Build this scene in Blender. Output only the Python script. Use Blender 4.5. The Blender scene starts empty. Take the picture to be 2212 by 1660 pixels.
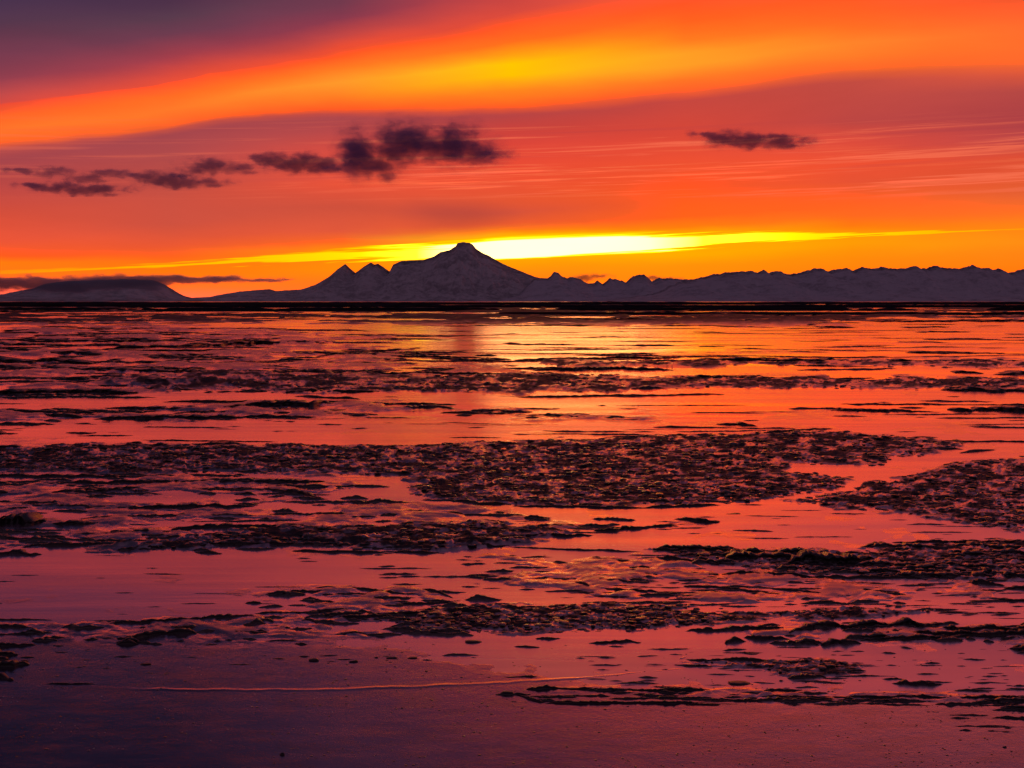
import bpy, math, random
import numpy as np
from mathutils import Vector
random.seed(7)
rng = np.random.default_rng(7)
S = bpy.context.scene
COL = S.collection

# ------------------------------------------------------------------ camera
H_CAM, PITCH = 8.0, math.radians(3.18)
F, CX, CY = 3212.6, 1106.0, 829.8            # focal length and centre in units of a 2212-wide frame
HOR = CY - F*math.tan(PITCH)
cam = bpy.data.objects.new('camera', bpy.data.cameras.new('camera'))
COL.objects.link(cam)
cam.location = (0, 0, H_CAM)
cam.rotation_euler = (math.pi/2-PITCH, 0, 0)
cam.data.sensor_width = 36.0
cam.data.lens = 36.0*F/2212.0
cam.data.clip_start = 0.5
cam.data.clip_end = 400000
S.camera = cam
cp, sp_ = math.cos(PITCH), math.sin(PITCH)

def ray(px, py):
    dn = (np.asarray(py, float)-CY)/F
    return (np.asarray(px, float)-CX)/F, cp-dn*sp_, -sp_-dn*cp
def ground(px, py, z=0.0):
    x, y, zz = ray(px, py)
    t = (H_CAM-z)/np.maximum(-zz, 1e-6)
    return x*t, y*t
def at(px, py, Y):                            # the point seen there on the upright plane at distance Y
    x, y, z = ray(px, py)
    t = Y/y
    return x*t, z*t+H_CAM
def azel(px, py):
    x, y, z = ray(px, py)
    return math.atan2(x, y), math.asin(z/math.sqrt(x*x+y*y+z*z))

# ------------------------------------------------------------------ view
S.view_settings.view_transform = 'Standard'
S.view_settings.look = 'None'
S.view_settings.exposure = 0.0
S.view_settings.gamma = 1.0
S.view_settings.use_curve_mapping = False
S.render.engine = 'CYCLES'
S.cycles.max_bounces = 6
S.cycles.volume_bounces = 1
S.cycles.volume_step_rate = 0.5
S.cycles.use_denoising = True
S.cycles.sample_clamp_indirect = 6

# ------------------------------------------------------------------ node helper
class NT:
    def __init__(s, tree):
        s.t = tree; s.n = tree.nodes; s.l = tree.links
    def new(s, typ, **kw):
        n = s.n.new(typ)
        for k, v in kw.items(): setattr(n, k, v)
        return n
    def put(s, sock, v):
        if isinstance(v, bpy.types.NodeSocket): s.l.new(v, sock)
        elif v is not None:
            try: sock.default_value = v
            except Exception: sock.default_value = (*v, 1.0)
    def m(s, op, a, b=None, c=None, clamp=False):
        n = s.new('ShaderNodeMath', operation=op, use_clamp=clamp)
        s.put(n.inputs[0], a); s.put(n.inputs[1], b); s.put(n.inputs[2], c)
        return n.outputs[0]
    def v(s, op, a, b=None):
        n = s.new('ShaderNodeVectorMath', operation=op)
        s.put(n.inputs[0], a); s.put(n.inputs[1], b)
        return n.outputs['Value'] if op in ('LENGTH', 'DOT_PRODUCT', 'DISTANCE') else n.outputs[0]
    def mr(s, x, a, b, c=0.0, d=1.0, smooth=False):
        n = s.new('ShaderNodeMapRange', interpolation_type='SMOOTHSTEP' if smooth else 'LINEAR')
        s.put(n.inputs[0], x)
        for i, q in enumerate((a, b, c, d)): s.put(n.inputs[1+i], q)
        return n.outputs[0]
    def mix(s, f, a, b, blend='MIX'):
        n = s.new('ShaderNodeMix', data_type='RGBA', blend_type=blend)
        s.put(n.inputs[0], f); s.put(n.inputs[6], a); s.put(n.inputs[7], b)
        return n.outputs[2]
    def xyz(s, x, y, z):
        n = s.new('ShaderNodeCombineXYZ')
        for i, q in enumerate((x, y, z)): s.put(n.inputs[i], q)
        return n.outputs[0]
    def sep(s, v):
        n = s.new('ShaderNodeSeparateXYZ'); s.put(n.inputs[0], v)
        return n.outputs
    def noise(s, vec, scale=1.0, detail=4.0, rough=0.55, dist=0.0):
        n = s.new('ShaderNodeTexNoise')
        s.put(n.inputs['Vector'], vec); s.put(n.inputs['Scale'], scale); s.put(n.inputs['Detail'], detail)
        s.put(n.inputs['Roughness'], rough); s.put(n.inputs['Distortion'], dist)
        return n.outputs['Fac']
    def ramp(s, x, stops, interp='LINEAR'):
        n = s.new('ShaderNodeValToRGB'); s.put(n.inputs[0], x)
        cr = n.color_ramp; cr.interpolation = interp
        stops = sorted(stops, key=lambda q: q[0])
        while len(cr.elements) < len(stops): cr.elements.new(0.5)
        for e, (p, c) in zip(cr.elements, stops):
            e.position = p
        for e, (p, c) in zip(cr.elements, stops): e.color = (*c, 1.0)
        return n.outputs[0]
    def curve(s, x, pts, lo, hi, ylo, yhi):      # float curve over x in [lo, hi] giving y in [ylo, yhi]
        xn = s.mr(x, lo, hi)
        n = s.new('ShaderNodeFloatCurve'); s.put(n.inputs['Value'], xn)
        c = n.mapping.curves[0]
        q = [((a-lo)/(hi-lo), (b-ylo)/(yhi-ylo)) for a, b in pts]
        q = [(min(1, max(0, a)), min(1, max(0, b))) for a, b in q]
        while len(c.points) < len(q): c.points.new(0.5, 0.5)
        for p, (a, b) in zip(c.points, q): p.location = (a, b); p.handle_type = 'AUTO_CLAMPED'
        n.mapping.update()
        return s.m('ADD', s.m('MULTIPLY', n.outputs[0], yhi-ylo), ylo)

def lin(c):
    return tuple(((v/255+0.055)/1.055)**2.4 if v > 10 else v/255/12.92 for v in c)

# ------------------------------------------------------------------ sky
world = bpy.data.worlds.new('World'); S.world = world; world.use_nodes = True
wt = world.node_tree
for n in list(wt.nodes): wt.nodes.remove(n)
W = NT(wt)
tc = W.new('ShaderNodeTexCoord')
gx, gy, gz = W.sep(tc.outputs['Generated'])
az = W.m('ARCTAN2', gx, gy)
el = W.m('ARCSINE', W.m('MAXIMUM', gz, 0.0))
SUN_AZ, SUN_EL = azel(1210, 534)

AZ0, AZ1 = -0.40, 0.40
def crv(pts, ylo=-0.02, yhi=0.40):
    return [(azel(x, y)[0], azel(x, y)[1]) for x, y in pts]
low_px = [(-150, 335), (0, 325), (300, 288), (560, 255), (900, 239), (1200, 230), (1475, 205), (1840, 162), (2212, 146), (2360, 142)]
upp_px = [(-150, 245), (0, 225), (370, 178), (740, 105), (1106, 28), (1475, -50), (1840, -100), (2212, -130), (2360, -140)]
wob = W.noise(W.xyz(W.m('MULTIPLY', az, 7.0), W.m('MULTIPLY', el, 26.0), 3.1), 1.0, 5.0, 0.55)
wob = W.m('SUBTRACT', wob, 0.5)
elw = W.m('ADD', el, W.m('MULTIPLY', wob, 0.012))
lowc = W.curve(az, crv(low_px), AZ0, AZ1, 0.0, 0.40)
uppc = W.curve(az, crv(upp_px), AZ0, AZ1, 0.0, 0.40)
v0 = W.m('DIVIDE', elw, lowc, clamp=True)
v1 = W.m('DIVIDE', W.m('SUBTRACT', elw, lowc), W.m('SUBTRACT', uppc, lowc), clamp=True)
v2 = W.m('DIVIDE', W.m('SUBTRACT', elw, uppc), 0.30, clamp=True)
vv = W.m('DIVIDE', W.m('ADD', W.m('ADD', v0, v1), v2), 3.0)

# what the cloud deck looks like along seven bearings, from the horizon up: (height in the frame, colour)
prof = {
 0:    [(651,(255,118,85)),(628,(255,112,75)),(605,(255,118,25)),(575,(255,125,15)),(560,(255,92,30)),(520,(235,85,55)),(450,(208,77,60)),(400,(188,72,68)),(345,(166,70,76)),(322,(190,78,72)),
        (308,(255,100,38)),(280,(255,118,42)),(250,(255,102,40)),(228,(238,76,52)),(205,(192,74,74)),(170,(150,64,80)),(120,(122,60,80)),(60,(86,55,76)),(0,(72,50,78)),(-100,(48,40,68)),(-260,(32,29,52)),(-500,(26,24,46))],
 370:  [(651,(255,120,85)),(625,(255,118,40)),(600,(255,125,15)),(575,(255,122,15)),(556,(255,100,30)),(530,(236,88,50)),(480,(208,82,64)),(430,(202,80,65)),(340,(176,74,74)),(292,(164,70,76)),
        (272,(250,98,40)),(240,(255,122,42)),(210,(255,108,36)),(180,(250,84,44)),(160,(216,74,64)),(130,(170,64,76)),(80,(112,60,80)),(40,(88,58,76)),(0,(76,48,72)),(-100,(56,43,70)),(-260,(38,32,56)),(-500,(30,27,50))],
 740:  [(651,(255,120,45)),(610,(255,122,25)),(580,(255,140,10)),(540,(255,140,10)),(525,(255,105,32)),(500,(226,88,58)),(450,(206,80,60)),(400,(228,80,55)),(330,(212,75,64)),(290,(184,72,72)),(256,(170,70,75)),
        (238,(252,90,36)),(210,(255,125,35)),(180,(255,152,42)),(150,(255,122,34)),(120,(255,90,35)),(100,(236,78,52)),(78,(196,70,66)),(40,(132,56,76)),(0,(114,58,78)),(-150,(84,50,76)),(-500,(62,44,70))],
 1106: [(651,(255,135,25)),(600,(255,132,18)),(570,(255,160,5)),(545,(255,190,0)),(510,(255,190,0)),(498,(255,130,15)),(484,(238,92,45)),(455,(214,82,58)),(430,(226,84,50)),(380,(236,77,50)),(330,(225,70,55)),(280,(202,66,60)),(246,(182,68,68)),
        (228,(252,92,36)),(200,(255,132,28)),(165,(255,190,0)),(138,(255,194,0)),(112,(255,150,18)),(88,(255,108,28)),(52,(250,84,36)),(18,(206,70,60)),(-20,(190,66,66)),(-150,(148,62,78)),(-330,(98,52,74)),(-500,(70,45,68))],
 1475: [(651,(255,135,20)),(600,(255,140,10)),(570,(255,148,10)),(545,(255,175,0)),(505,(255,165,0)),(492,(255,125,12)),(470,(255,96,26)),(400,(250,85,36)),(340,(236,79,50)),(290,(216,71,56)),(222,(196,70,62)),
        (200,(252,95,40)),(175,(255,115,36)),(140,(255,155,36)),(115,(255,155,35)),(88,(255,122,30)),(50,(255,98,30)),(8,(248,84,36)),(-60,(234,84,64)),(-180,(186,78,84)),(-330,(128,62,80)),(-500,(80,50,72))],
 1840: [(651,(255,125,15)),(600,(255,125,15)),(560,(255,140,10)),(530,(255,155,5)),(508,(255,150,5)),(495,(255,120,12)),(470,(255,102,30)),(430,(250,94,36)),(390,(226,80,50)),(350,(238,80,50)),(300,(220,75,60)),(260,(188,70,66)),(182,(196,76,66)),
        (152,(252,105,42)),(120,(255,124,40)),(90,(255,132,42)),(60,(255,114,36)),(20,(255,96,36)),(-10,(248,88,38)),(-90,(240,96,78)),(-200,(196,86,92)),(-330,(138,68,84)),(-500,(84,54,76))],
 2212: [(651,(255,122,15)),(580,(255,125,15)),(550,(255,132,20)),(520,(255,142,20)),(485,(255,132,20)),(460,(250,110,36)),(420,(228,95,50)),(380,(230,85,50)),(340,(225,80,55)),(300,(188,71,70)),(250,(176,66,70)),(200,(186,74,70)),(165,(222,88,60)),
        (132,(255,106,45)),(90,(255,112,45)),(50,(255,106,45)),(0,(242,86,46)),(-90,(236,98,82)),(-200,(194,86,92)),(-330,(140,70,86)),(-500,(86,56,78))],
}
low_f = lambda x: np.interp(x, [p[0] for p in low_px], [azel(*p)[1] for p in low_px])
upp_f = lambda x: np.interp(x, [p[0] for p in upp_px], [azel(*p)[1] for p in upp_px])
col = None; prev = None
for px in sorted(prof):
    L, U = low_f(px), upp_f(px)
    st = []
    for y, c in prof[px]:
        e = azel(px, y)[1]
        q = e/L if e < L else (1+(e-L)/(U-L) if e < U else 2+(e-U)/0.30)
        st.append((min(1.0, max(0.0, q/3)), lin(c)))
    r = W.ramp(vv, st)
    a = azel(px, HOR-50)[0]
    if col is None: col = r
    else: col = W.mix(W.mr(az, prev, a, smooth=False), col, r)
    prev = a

# the burning gap under the deck, thin on the left, white beside the summit, thin again on the right
gap_px = [(-150, 594), (0, 590), (370, 573), (740, 552), (930, 546), (1106, 538), (1300, 530), (1475, 524), (1600, 517), (1840, 508), (2212, 495), (2360, 490)]
gap = W.curve(az, crv(gap_px), AZ0, AZ1, 0.0, 0.10)
sn = W.noise(W.xyz(W.m('MULTIPLY', az, 9.0), W.m('MULTIPLY', W.m('SUBTRACT', el, W.m('MULTIPLY', az, 0.055)), 420.0), 0.0), 1.0, 4.0, 0.6)
sn = W.m('SUBTRACT', sn, 0.5)
def azp(pts): return [(azel(x, 540)[0], y) for x, y in pts]
gw = W.curve(az, azp([(-150, .06), (0, .09), (370, .14), (740, .29), (900, .42), (1020, .56), (1120, .72), (1300, .66), (1475, .46), (1600, .30), (1840, .13), (2212, .05), (2360, .10)]), AZ0, AZ1, 0.0, 1.0)
ga = W.curve(az, azp([(-150, .10), (0, .14), (370, .32), (740, .58), (900, .80), (1020, .95), (1150, 1.0), (1300, .98), (1475, .84), (1600, .72), (1840, .50), (2212, .14), (2360, .05)]), AZ0, AZ1, 0.0, 1.0)
wid = W.m('MULTIPLY', gw, 0.0098)
dg = W.m('DIVIDE', W.m('SUBTRACT', el, gap), wid)
dg = W.m('ADD', dg, W.m('MULTIPLY', sn, W.mr(gw, 0.1, 0.6, 7.0, 0.8)))
core = W.m('MULTIPLY', W.mr(dg, -1.25, -0.75, smooth=True), W.mr(dg, 0.7, 1.6, 1.0, 0.0, smooth=True))
lev = W.m('MULTIPLY', core, ga)
gcol = W.ramp(lev, [(0.0, lin((255, 150, 0))), (0.35, lin((255, 190, 0))), (0.62, lin((255, 240, 5))), (0.80, lin((255, 255, 60))), (0.92, lin((255, 255, 235))), (1.0, (1, 1, 1))])
col = W.mix(W.mr(lev, 0.0, 0.30, smooth=True), col, gcol)

# thin lit streaks and soft mauve streaks in the deck
stc = W.xyz(W.m('MULTIPLY', az, 5.0), W.m('MULTIPLY', W.m('SUBTRACT', el, W.m('MULTIPLY', az, 0.03)), 290.0), 7.7)
s1 = W.noise(stc, 1.0, 5.0, 0.62, 0.4)
zone = W.m('MULTIPLY', W.mr(el, 0.062, 0.078, smooth=True), W.mr(el, 0.104, 0.124, 1.0, 0.0, smooth=True))
zone = W.m('MULTIPLY', zone, W.mr(az, -0.22, 0.02, 0.35, 1.0, smooth=True))
up1 = W.m('MULTIPLY', W.mr(s1, 0.53, 0.66, smooth=True), zone)
col = W.mix(W.m('MULTIPLY', up1, 0.62), col, lin((255, 118, 84)))
s3 = W.noise(W.v('ADD', stc, (3.7, 41.0, 5.0)), 1.35, 5.0, 0.62, 0.3)
up3 = W.m('MULTIPLY', W.mr(s3, 0.52, 0.64, smooth=True), W.m('MULTIPLY', W.mr(el, 0.066, 0.078, smooth=True), W.mr(el, 0.090, 0.106, 1.0, 0.0, smooth=True)))
up3 = W.m('MULTIPLY', up3, W.m('MULTIPLY', W.mr(az, -0.14, -0.02, smooth=True), W.mr(az, 0.12, 0.26, 1.0, 0.4, smooth=True)))
col = W.mix(W.m('MULTIPLY', up3, 0.6), col, lin((255, 122, 78)))
s2 = W.noise(stc, 0.61, 4.0, 0.6, 0.3)
dn1 = W.m('MULTIPLY', W.mr(s2, 0.54, 0.72, smooth=True), zone)
col = W.mix(W.m('MULTIPLY', dn1, 0.40), col, lin((165, 60, 70)))
brd = W.noise(W.xyz(W.m('MULTIPLY', az, 3.2), W.m('MULTIPLY', el, 20.0), 1.3), 1.0, 6.0, 0.6, 0.3)
col = W.mix(1.0, col, W.mr(brd, 0.25, 0.75, 0.90, 1.10), 'MULTIPLY')
# soft smudge of higher cloud over the summit
dsx = W.m('DIVIDE', W.m('SUBTRACT', az, azel(985, 460)[0]), 0.036)
dsy = W.m('DIVIDE', W.m('SUBTRACT', elw, azel(985, 460)[1]), 0.009)
dd = W.m('SQRT', W.m('ADD', W.m('MULTIPLY', dsx, dsx), W.m('MULTIPLY', dsy, dsy)))
col = W.mix(W.mr(dd, 0.2, 1.5, 0.30, 0.0, smooth=True), col, lin((120, 50, 62)))

# light beyond the display's white: the lit deck and the gap are brighter than the picture can show
sr = W.new('ShaderNodeSeparateColor'); W.put(sr.inputs[0], col)
R, G, B = sr.outputs[0], sr.outputs[1], sr.outputs[2]
hot = W.mr(R, 0.90, 1.0, 1.0, 1.6, smooth=True)
cc = W.new('ShaderNodeCombineColor')
W.put(cc.inputs[0], W.m('MULTIPLY', R, hot)); W.put(cc.inputs[1], G); W.put(cc.inputs[2], B)
col = W.mix(W.mr(lev, 0.55, 1.0, smooth=True), cc.outputs[0], W.mix(1.0, cc.outputs[0], (2.9, 2.5, 0.85, 1), 'MULTIPLY'))

# away from the sunset the deck falls to dusk blue-mauve
back = W.ramp(W.mr(el, 0.0, 1.2), [(0.0, (0.17, 0.10, 0.145)), (0.25, (0.12, 0.07, 0.11)), (1.0, (0.045, 0.035, 0.06))])
side = W.mr(W.m('ABSOLUTE', az), 0.45, 1.7, smooth=True)
up = W.mr(el, 0.40, 1.1, smooth=True)
col = W.mix(W.m('MAXIMUM', side, up), col, back)

nish = W.new('ShaderNodeTexSky', sky_type='NISHITA')
nish.sun_disc = False
nish.sun_elevation = SUN_EL
nish.sun_rotation = SUN_AZ
bg1 = W.new('ShaderNodeBackground'); W.put(bg1.inputs[0], nish.outputs[0]); bg1.inputs[1].default_value = 0.0001
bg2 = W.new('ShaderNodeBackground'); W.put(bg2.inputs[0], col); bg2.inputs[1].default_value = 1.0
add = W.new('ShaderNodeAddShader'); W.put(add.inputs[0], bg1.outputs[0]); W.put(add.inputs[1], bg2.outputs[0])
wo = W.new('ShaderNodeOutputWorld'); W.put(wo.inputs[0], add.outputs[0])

sun = bpy.data.lights.new('sun', 'SUN'); sun.energy = 0.006; sun.angle = math.radians(6); sun.color = (1.0, 0.42, 0.06)
so = bpy.data.objects.new('sun', sun); COL.objects.link(so)
sd = Vector((math.sin(SUN_AZ)*math.cos(SUN_EL), math.cos(SUN_AZ)*math.cos(SUN_EL), math.sin(SUN_EL)))
so.rotation_euler = sd.to_track_quat('Z', 'Y').to_euler()
so.location = (0, 60, 60)

# ------------------------------------------------------------------ numpy noise
def _h(ix, iy, seed):
    n = (ix.astype(np.int64)*374761393 + iy.astype(np.int64)*668265263 + seed*1442695041) & 0xffffffff
    n = ((n ^ (n >> 13))*1274126177) & 0xffffffff
    n = n ^ (n >> 16)
    return (n & 0xffff)/65535.0
def vnoise(x, y, seed=0):
    ix, iy = np.floor(x), np.floor(y); fx, fy = x-ix, y-iy
    fx = fx*fx*fx*(fx*(fx*6-15)+10); fy = fy*fy*fy*(fy*(fy*6-15)+10)
    a, b, c, d = _h(ix, iy, seed), _h(ix+1, iy, seed), _h(ix, iy+1, seed), _h(ix+1, iy+1, seed)
    return (a*(1-fx)+b*fx)*(1-fy)+(c*(1-fx)+d*fx)*fy
def fbm(x, y, o=4, seed=0, g=0.5, ridged=False):
    s, a, t = 0.0, 1.0, 0.0
    for k in range(o):
        n = vnoise(x*2**k+k*17.3, y*2**k+k*9.1, seed+k*101)
        if ridged: n = 1-np.abs(2*n-1)
        s = s+a*n; t += a; a *= g
    return s/t
def sstep(x, a, b):
    t = np.clip((x-a)/(b-a), 0, 1); return t*t*(3-2*t)

# ------------------------------------------------------------------ mesh helpers
def mesh_obj(name, verts, faces, mat, parent=None, smooth=True, **props):
    me = bpy.data.meshes.new(name)
    v = np.asarray(verts, dtype=np.float32); f = np.asarray(faces, dtype=np.int32)
    me.vertices.add(len(v)); me.vertices.foreach_set('co', v.ravel())
    k = f.shape[1]
    me.loops.add(f.size); me.loops.foreach_set('vertex_index', f.ravel())
    me.polygons.add(len(f)); me.polygons.foreach_set('loop_start', np.arange(0, f.size, k, dtype=np.int32))
    me.update(calc_edges=True); me.validate()
    if smooth: me.polygons.foreach_set('use_smooth', np.ones(len(me.polygons), dtype=bool))
    me.materials.append(mat)
    o = bpy.data.objects.new(name, me); COL.objects.link(o)
    if parent: o.parent = parent
    for k_, v_ in props.items(): o[k_] = v_
    return o
def grid_faces(nr, nc, flip=False):
    i = np.arange(nr-1)[:, None]*nc+np.arange(nc-1)[None, :]
    q = np.stack([i, i+1, i+nc+1, i+nc], -1).reshape(-1, 4)
    return q[:, ::-1] if flip else q

def material(name):
    m = bpy.data.materials.new(name); m.use_nodes = True
    for n in list(m.node_tree.nodes): m.node_tree.nodes.remove(n)
    N = NT(m.node_tree)
    out = N.new('ShaderNodeOutputMaterial')
    return m, N, out
def principled(N, out, **kw):
    b = N.new('ShaderNodeBsdfPrincipled')
    for k, v in kw.items(): N.put(b.inputs[k], v)
    N.l.new(b.outputs[0], out.inputs[0])
    return b
def bump(N, h, strength=0.5, dist=0.05):
    b = N.new('ShaderNodeBump'); b.inputs['Strength'].default_value = strength; b.inputs['Distance'].default_value = dist
    N.put(b.inputs['Height'], h)
    return b.outputs[0]

# ------------------------------------------------------------------ materials
m_water, N, out = material('shallow_silty_water')
g = N.new('ShaderNodeNewGeometry'); px_, py_, pz_ = N.sep(g.outputs['Position'])
c1 = N.xyz(N.m('MULTIPLY', px_, 0.10), N.m('MULTIPLY', py_, 0.55), 0)
c2 = N.xyz(N.m('MULTIPLY', px_, 0.010), N.m('MULTIPLY', py_, 0.045), 4.0)
hw = N.m('ADD', N.m('MULTIPLY', N.noise(c1, 1.0, 3.0, 0.5), 0.05), N.m('MULTIPLY', N.noise(c2, 1.0, 3.0, 0.5), 0.6))
pat = N.noise(N.xyz(N.m('MULTIPLY', px_, 0.02), N.m('MULTIPLY', py_, 0.06), 9.0), 1.0, 4.0, 0.6)
def film(N, out, body, tint, rough, normal, fac):       # a silty skin of water: mirror film over a diffusing body
    gl = N.new('ShaderNodeBsdfAnisotropic'); N.put(gl.inputs['Color'], (*tint, 1)); N.put(gl.inputs['Roughness'], rough); N.put(gl.inputs['Normal'], normal)
    mx = N.new('ShaderNodeMixShader'); N.put(mx.inputs[0], fac)
    N.l.new(body.outputs[0], mx.inputs[1]); N.l.new(gl.outputs[0], mx.inputs[2]); N.l.new(mx.outputs[0], out.inputs[0])
c3 = N.xyz(N.m('MULTIPLY', px_, 0.05), N.m('MULTIPLY', py_, 0.5), 2.0)
skin = N.noise(c3, 1.0, 5.0, 0.62)
nrm = bump(N, hw, 0.45, 0.5)
bd = principled(N, out, **{'Base Color': (0.34, 0.22, 0.38, 1), 'Roughness': 0.3, 'IOR': 1.4, 'Normal': nrm})
film(N, out, bd, (1.0, 0.74, 0.82), N.m('MULTIPLY', N.mr(pat, 0.35, 0.65, 0.07, 0.18), N.mr(py_, 40.0, 110.0, 2.1, 1.0)), nrm, N.mr(skin, 0.35, 0.6, 0.72, 0.92))

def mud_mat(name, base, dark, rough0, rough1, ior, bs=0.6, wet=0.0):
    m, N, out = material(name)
    g = N.new('ShaderNodeNewGeometry'); P = g.outputs['Position']
    x, y, z = N.sep(P)
    big = N.noise(N.xyz(N.m('MULTIPLY', x, 0.25), N.m('MULTIPLY', y, 0.5), z), 1.0, 5.0, 0.6)
    fin = N.noise(P, 9.0, 5.0, 0.65)
    c = N.mix(N.mr(big, 0.35, 0.65), (*base, 1), (*dark, 1))
    c = N.mix(N.m('MULTIPLY', N.mr(fin, 0.45, 0.75), 0.5), c, (base[0]*1.7, base[1]*1.6, base[2]*1.6, 1))
    r = N.mr(N.noise(N.xyz(N.m('MULTIPLY', x, 0.8), N.m('MULTIPLY', y, 2.0), z), 1.0, 5.0, 0.65), 0.35, 0.65, rough0, rough1)
    hh = N.m('ADD', N.m('MULTIPLY', N.noise(P, 14.0, 5.0, 0.65), 0.02), N.m('MULTIPLY', N.noise(P, 5.0, 6.0, 0.72), 0.035))
    ma = N.new('ShaderNodeAttribute', attribute_name='dryness').outputs['Fac']
    sd_ = N.new('ShaderNodeAttribute', attribute_name='packed_sand').outputs['Fac']
    r = N.m('MULTIPLY', N.m('ADD', r, N.m('MULTIPLY', ma, 0.45)), N.mr(sd_, 0.0, 1.0, 1.0, 0.62))
    c = N.mix(ma, c, (0.020, 0.013, 0.016, 1))
    nrm = bump(N, hh, bs, 0.35)
    bd = principled(N, out, **{'Base Color': c, 'Roughness': r, 'IOR': ior, 'Specular IOR Level': N.mr(ma, 0, 1, 0.5, 0.12), 'Normal': nrm})
    if wet: film(N, out, bd, (1.0, 0.74, 0.84), r, nrm, N.m('MULTIPLY', N.m('MULTIPLY', N.mr(ma, 0.0, 0.7, wet, 0.0), N.mr(big, 0.3, 0.6, 0.80, 1.0)), N.mr(sd_, 0.0, 1.0, 1.0, 0.50)))
    return m
m_mud = mud_mat('wet_mud', (0.040, 0.030, 0.055), (0.020, 0.015, 0.028), 0.10, 0.26, 1.6, 0.22, 0.68)
m_clod = mud_mat('mud_clods', (0.040, 0.018, 0.026), (0.014, 0.008, 0.012), 0.12, 0.34, 1.9, 0.6)
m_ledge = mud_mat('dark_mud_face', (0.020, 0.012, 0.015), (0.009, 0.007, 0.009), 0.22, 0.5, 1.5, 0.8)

m_lip = mud_mat('dark_mud_lip', (0.030, 0.015, 0.020), (0.014, 0.009, 0.012), 0.14, 0.4, 1.7, 0.6)
def rock_mat(name, snow, rock, thr, crest=None):
    m, N, out = material(name)
    g = N.new('ShaderNodeNewGeometry'); P = g.outputs['Position']
    n1 = N.noise(P, 0.0011, 8.0, 0.68, 0.5)
    n2 = N.noise(P, 0.004, 6.0, 0.7)
    f = N.mr(N.m('ADD', N.m('MULTIPLY', n1, 0.6), N.m('MULTIPLY', n2, 0.4)), thr-0.06, thr+0.10, smooth=True)
    c = N.mix(f, (*snow, 1), (*rock, 1))
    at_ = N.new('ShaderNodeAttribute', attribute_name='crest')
    c = N.mix(N.m('MULTIPLY', at_.outputs['Fac'], N.mr(n2, 0.35, 0.62, 0.05, 0.75)), c, (0.03, 0.018, 0.024, 1))  # dark skyline outline painted into the rock colour, imitating a sharpening halo
    principled(N, out, **{'Base Color': c, 'Roughness': 0.9, 'Normal': bump(N, N.m('MULTIPLY', N.noise(P, 0.006, 7.0, 0.7), 90.0), 0.8, 1.0)})
    return m
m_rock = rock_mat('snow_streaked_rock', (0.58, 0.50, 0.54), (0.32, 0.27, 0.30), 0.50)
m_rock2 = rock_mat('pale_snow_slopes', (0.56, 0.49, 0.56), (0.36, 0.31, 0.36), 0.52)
m_shore, N, out = material('far_tidal_bar')
g = N.new('ShaderNodeNewGeometry')
f = N.noise(g.outputs['Position'], 0.02, 5.0, 0.7)
principled(N, out, **{'Base Color': N.mix(N.mr(f, 0.4, 0.7), (0.010, 0.008, 0.011, 1), (0.03, 0.02, 0.03, 1)), 'Roughness': 0.95, 'Specular IOR Level': 0.1})

# ------------------------------------------------------------------ water
wx = [-150000, -20000, -2000, 0, 2000, 20000, 150000]
wy = [-3000, -200, 0, 200, 2000, 20000, 200000]
mesh_obj('water', [(a, b, 0) for b in wy for a in wx], grid_faces(7, 7), m_water, smooth=False, kind='structure',
         label='shallow silty sea water mirroring the red sunset between the mud banks')

# ------------------------------------------------------------------ mountains
def src(zx, zy, x0):                          # zoomed skyline readings -> frame units
    return ((x0+zx/2.304)*0.76832, (640+zy/2.304)*0.76832)
def ridge(name, pts, D, front, backw, mat, label, nx=700, nv=46, rug=0.22, seed=1, crest_w=0.05, jag=1.2):
    xs = np.array([p[0] for p in pts]); ys = np.array([p[1] for p in pts])
    px = np.linspace(xs[0], xs[-1], nx)
    py = np.interp(px, xs, ys)
    py = py + (fbm(px/7.0, px*0+seed, 4, seed)-0.5)*jag*2*sstep(HOR-py, 2, 20)
    X, Z = at(px, py, D)
    Z = np.maximum(Z, 0)
    v = np.concatenate([np.linspace(-1, 0, nv), np.linspace(0, 1, 14)[1:]])
    rows = []
    cr = []
    for k, a in enumerate(v):
        Yk = D+(front*a if a < 0 else backw*a)
        t = 1-abs(a)
        prof_ = t**1.15
        xx = X*(1.0)
        rid = fbm(xx/(front*0.10)+a*2.2, np.full_like(xx, a*7.0+seed), 5, seed+5, 0.55, True)-0.62
        amp = rug*np.sin(math.pi*min(1, abs(a)))**0.8 if abs(a) < 1 else 0
        sm = Z
        if a < -0.02:                          # buttresses widen downslope
            w = int(1+abs(a)*nx*0.03); ker = np.ones(2*w+1)/(2*w+1)
            sm = np.convolve(np.pad(Z, w, mode='edge'), ker, 'valid')
            sm = sm*min(1, abs(a)*3)+Z*(1-min(1, abs(a)*3))
        zz = sm*prof_+rid*amp*sm
        if a < 0: zz = np.minimum(zz, Z*(Yk/D)*0.985+0*Z)
        zz = np.where(Z > 0, zz, 0)-(8.0 if abs(a) == 1 else 0)
        rows.append(np.stack([xx, np.full_like(xx, Yk), zz], -1))
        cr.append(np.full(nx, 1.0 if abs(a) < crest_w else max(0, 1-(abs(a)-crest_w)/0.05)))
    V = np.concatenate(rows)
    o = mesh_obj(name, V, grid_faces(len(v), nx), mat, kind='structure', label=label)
    at_ = o.data.attributes.new('crest', 'FLOAT', 'POINT'); at_.data.foreach_set('value', np.concatenate(cr).astype(np.float32))  # weight of the painted dark outline, strongest at the skyline
    return o

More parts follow.
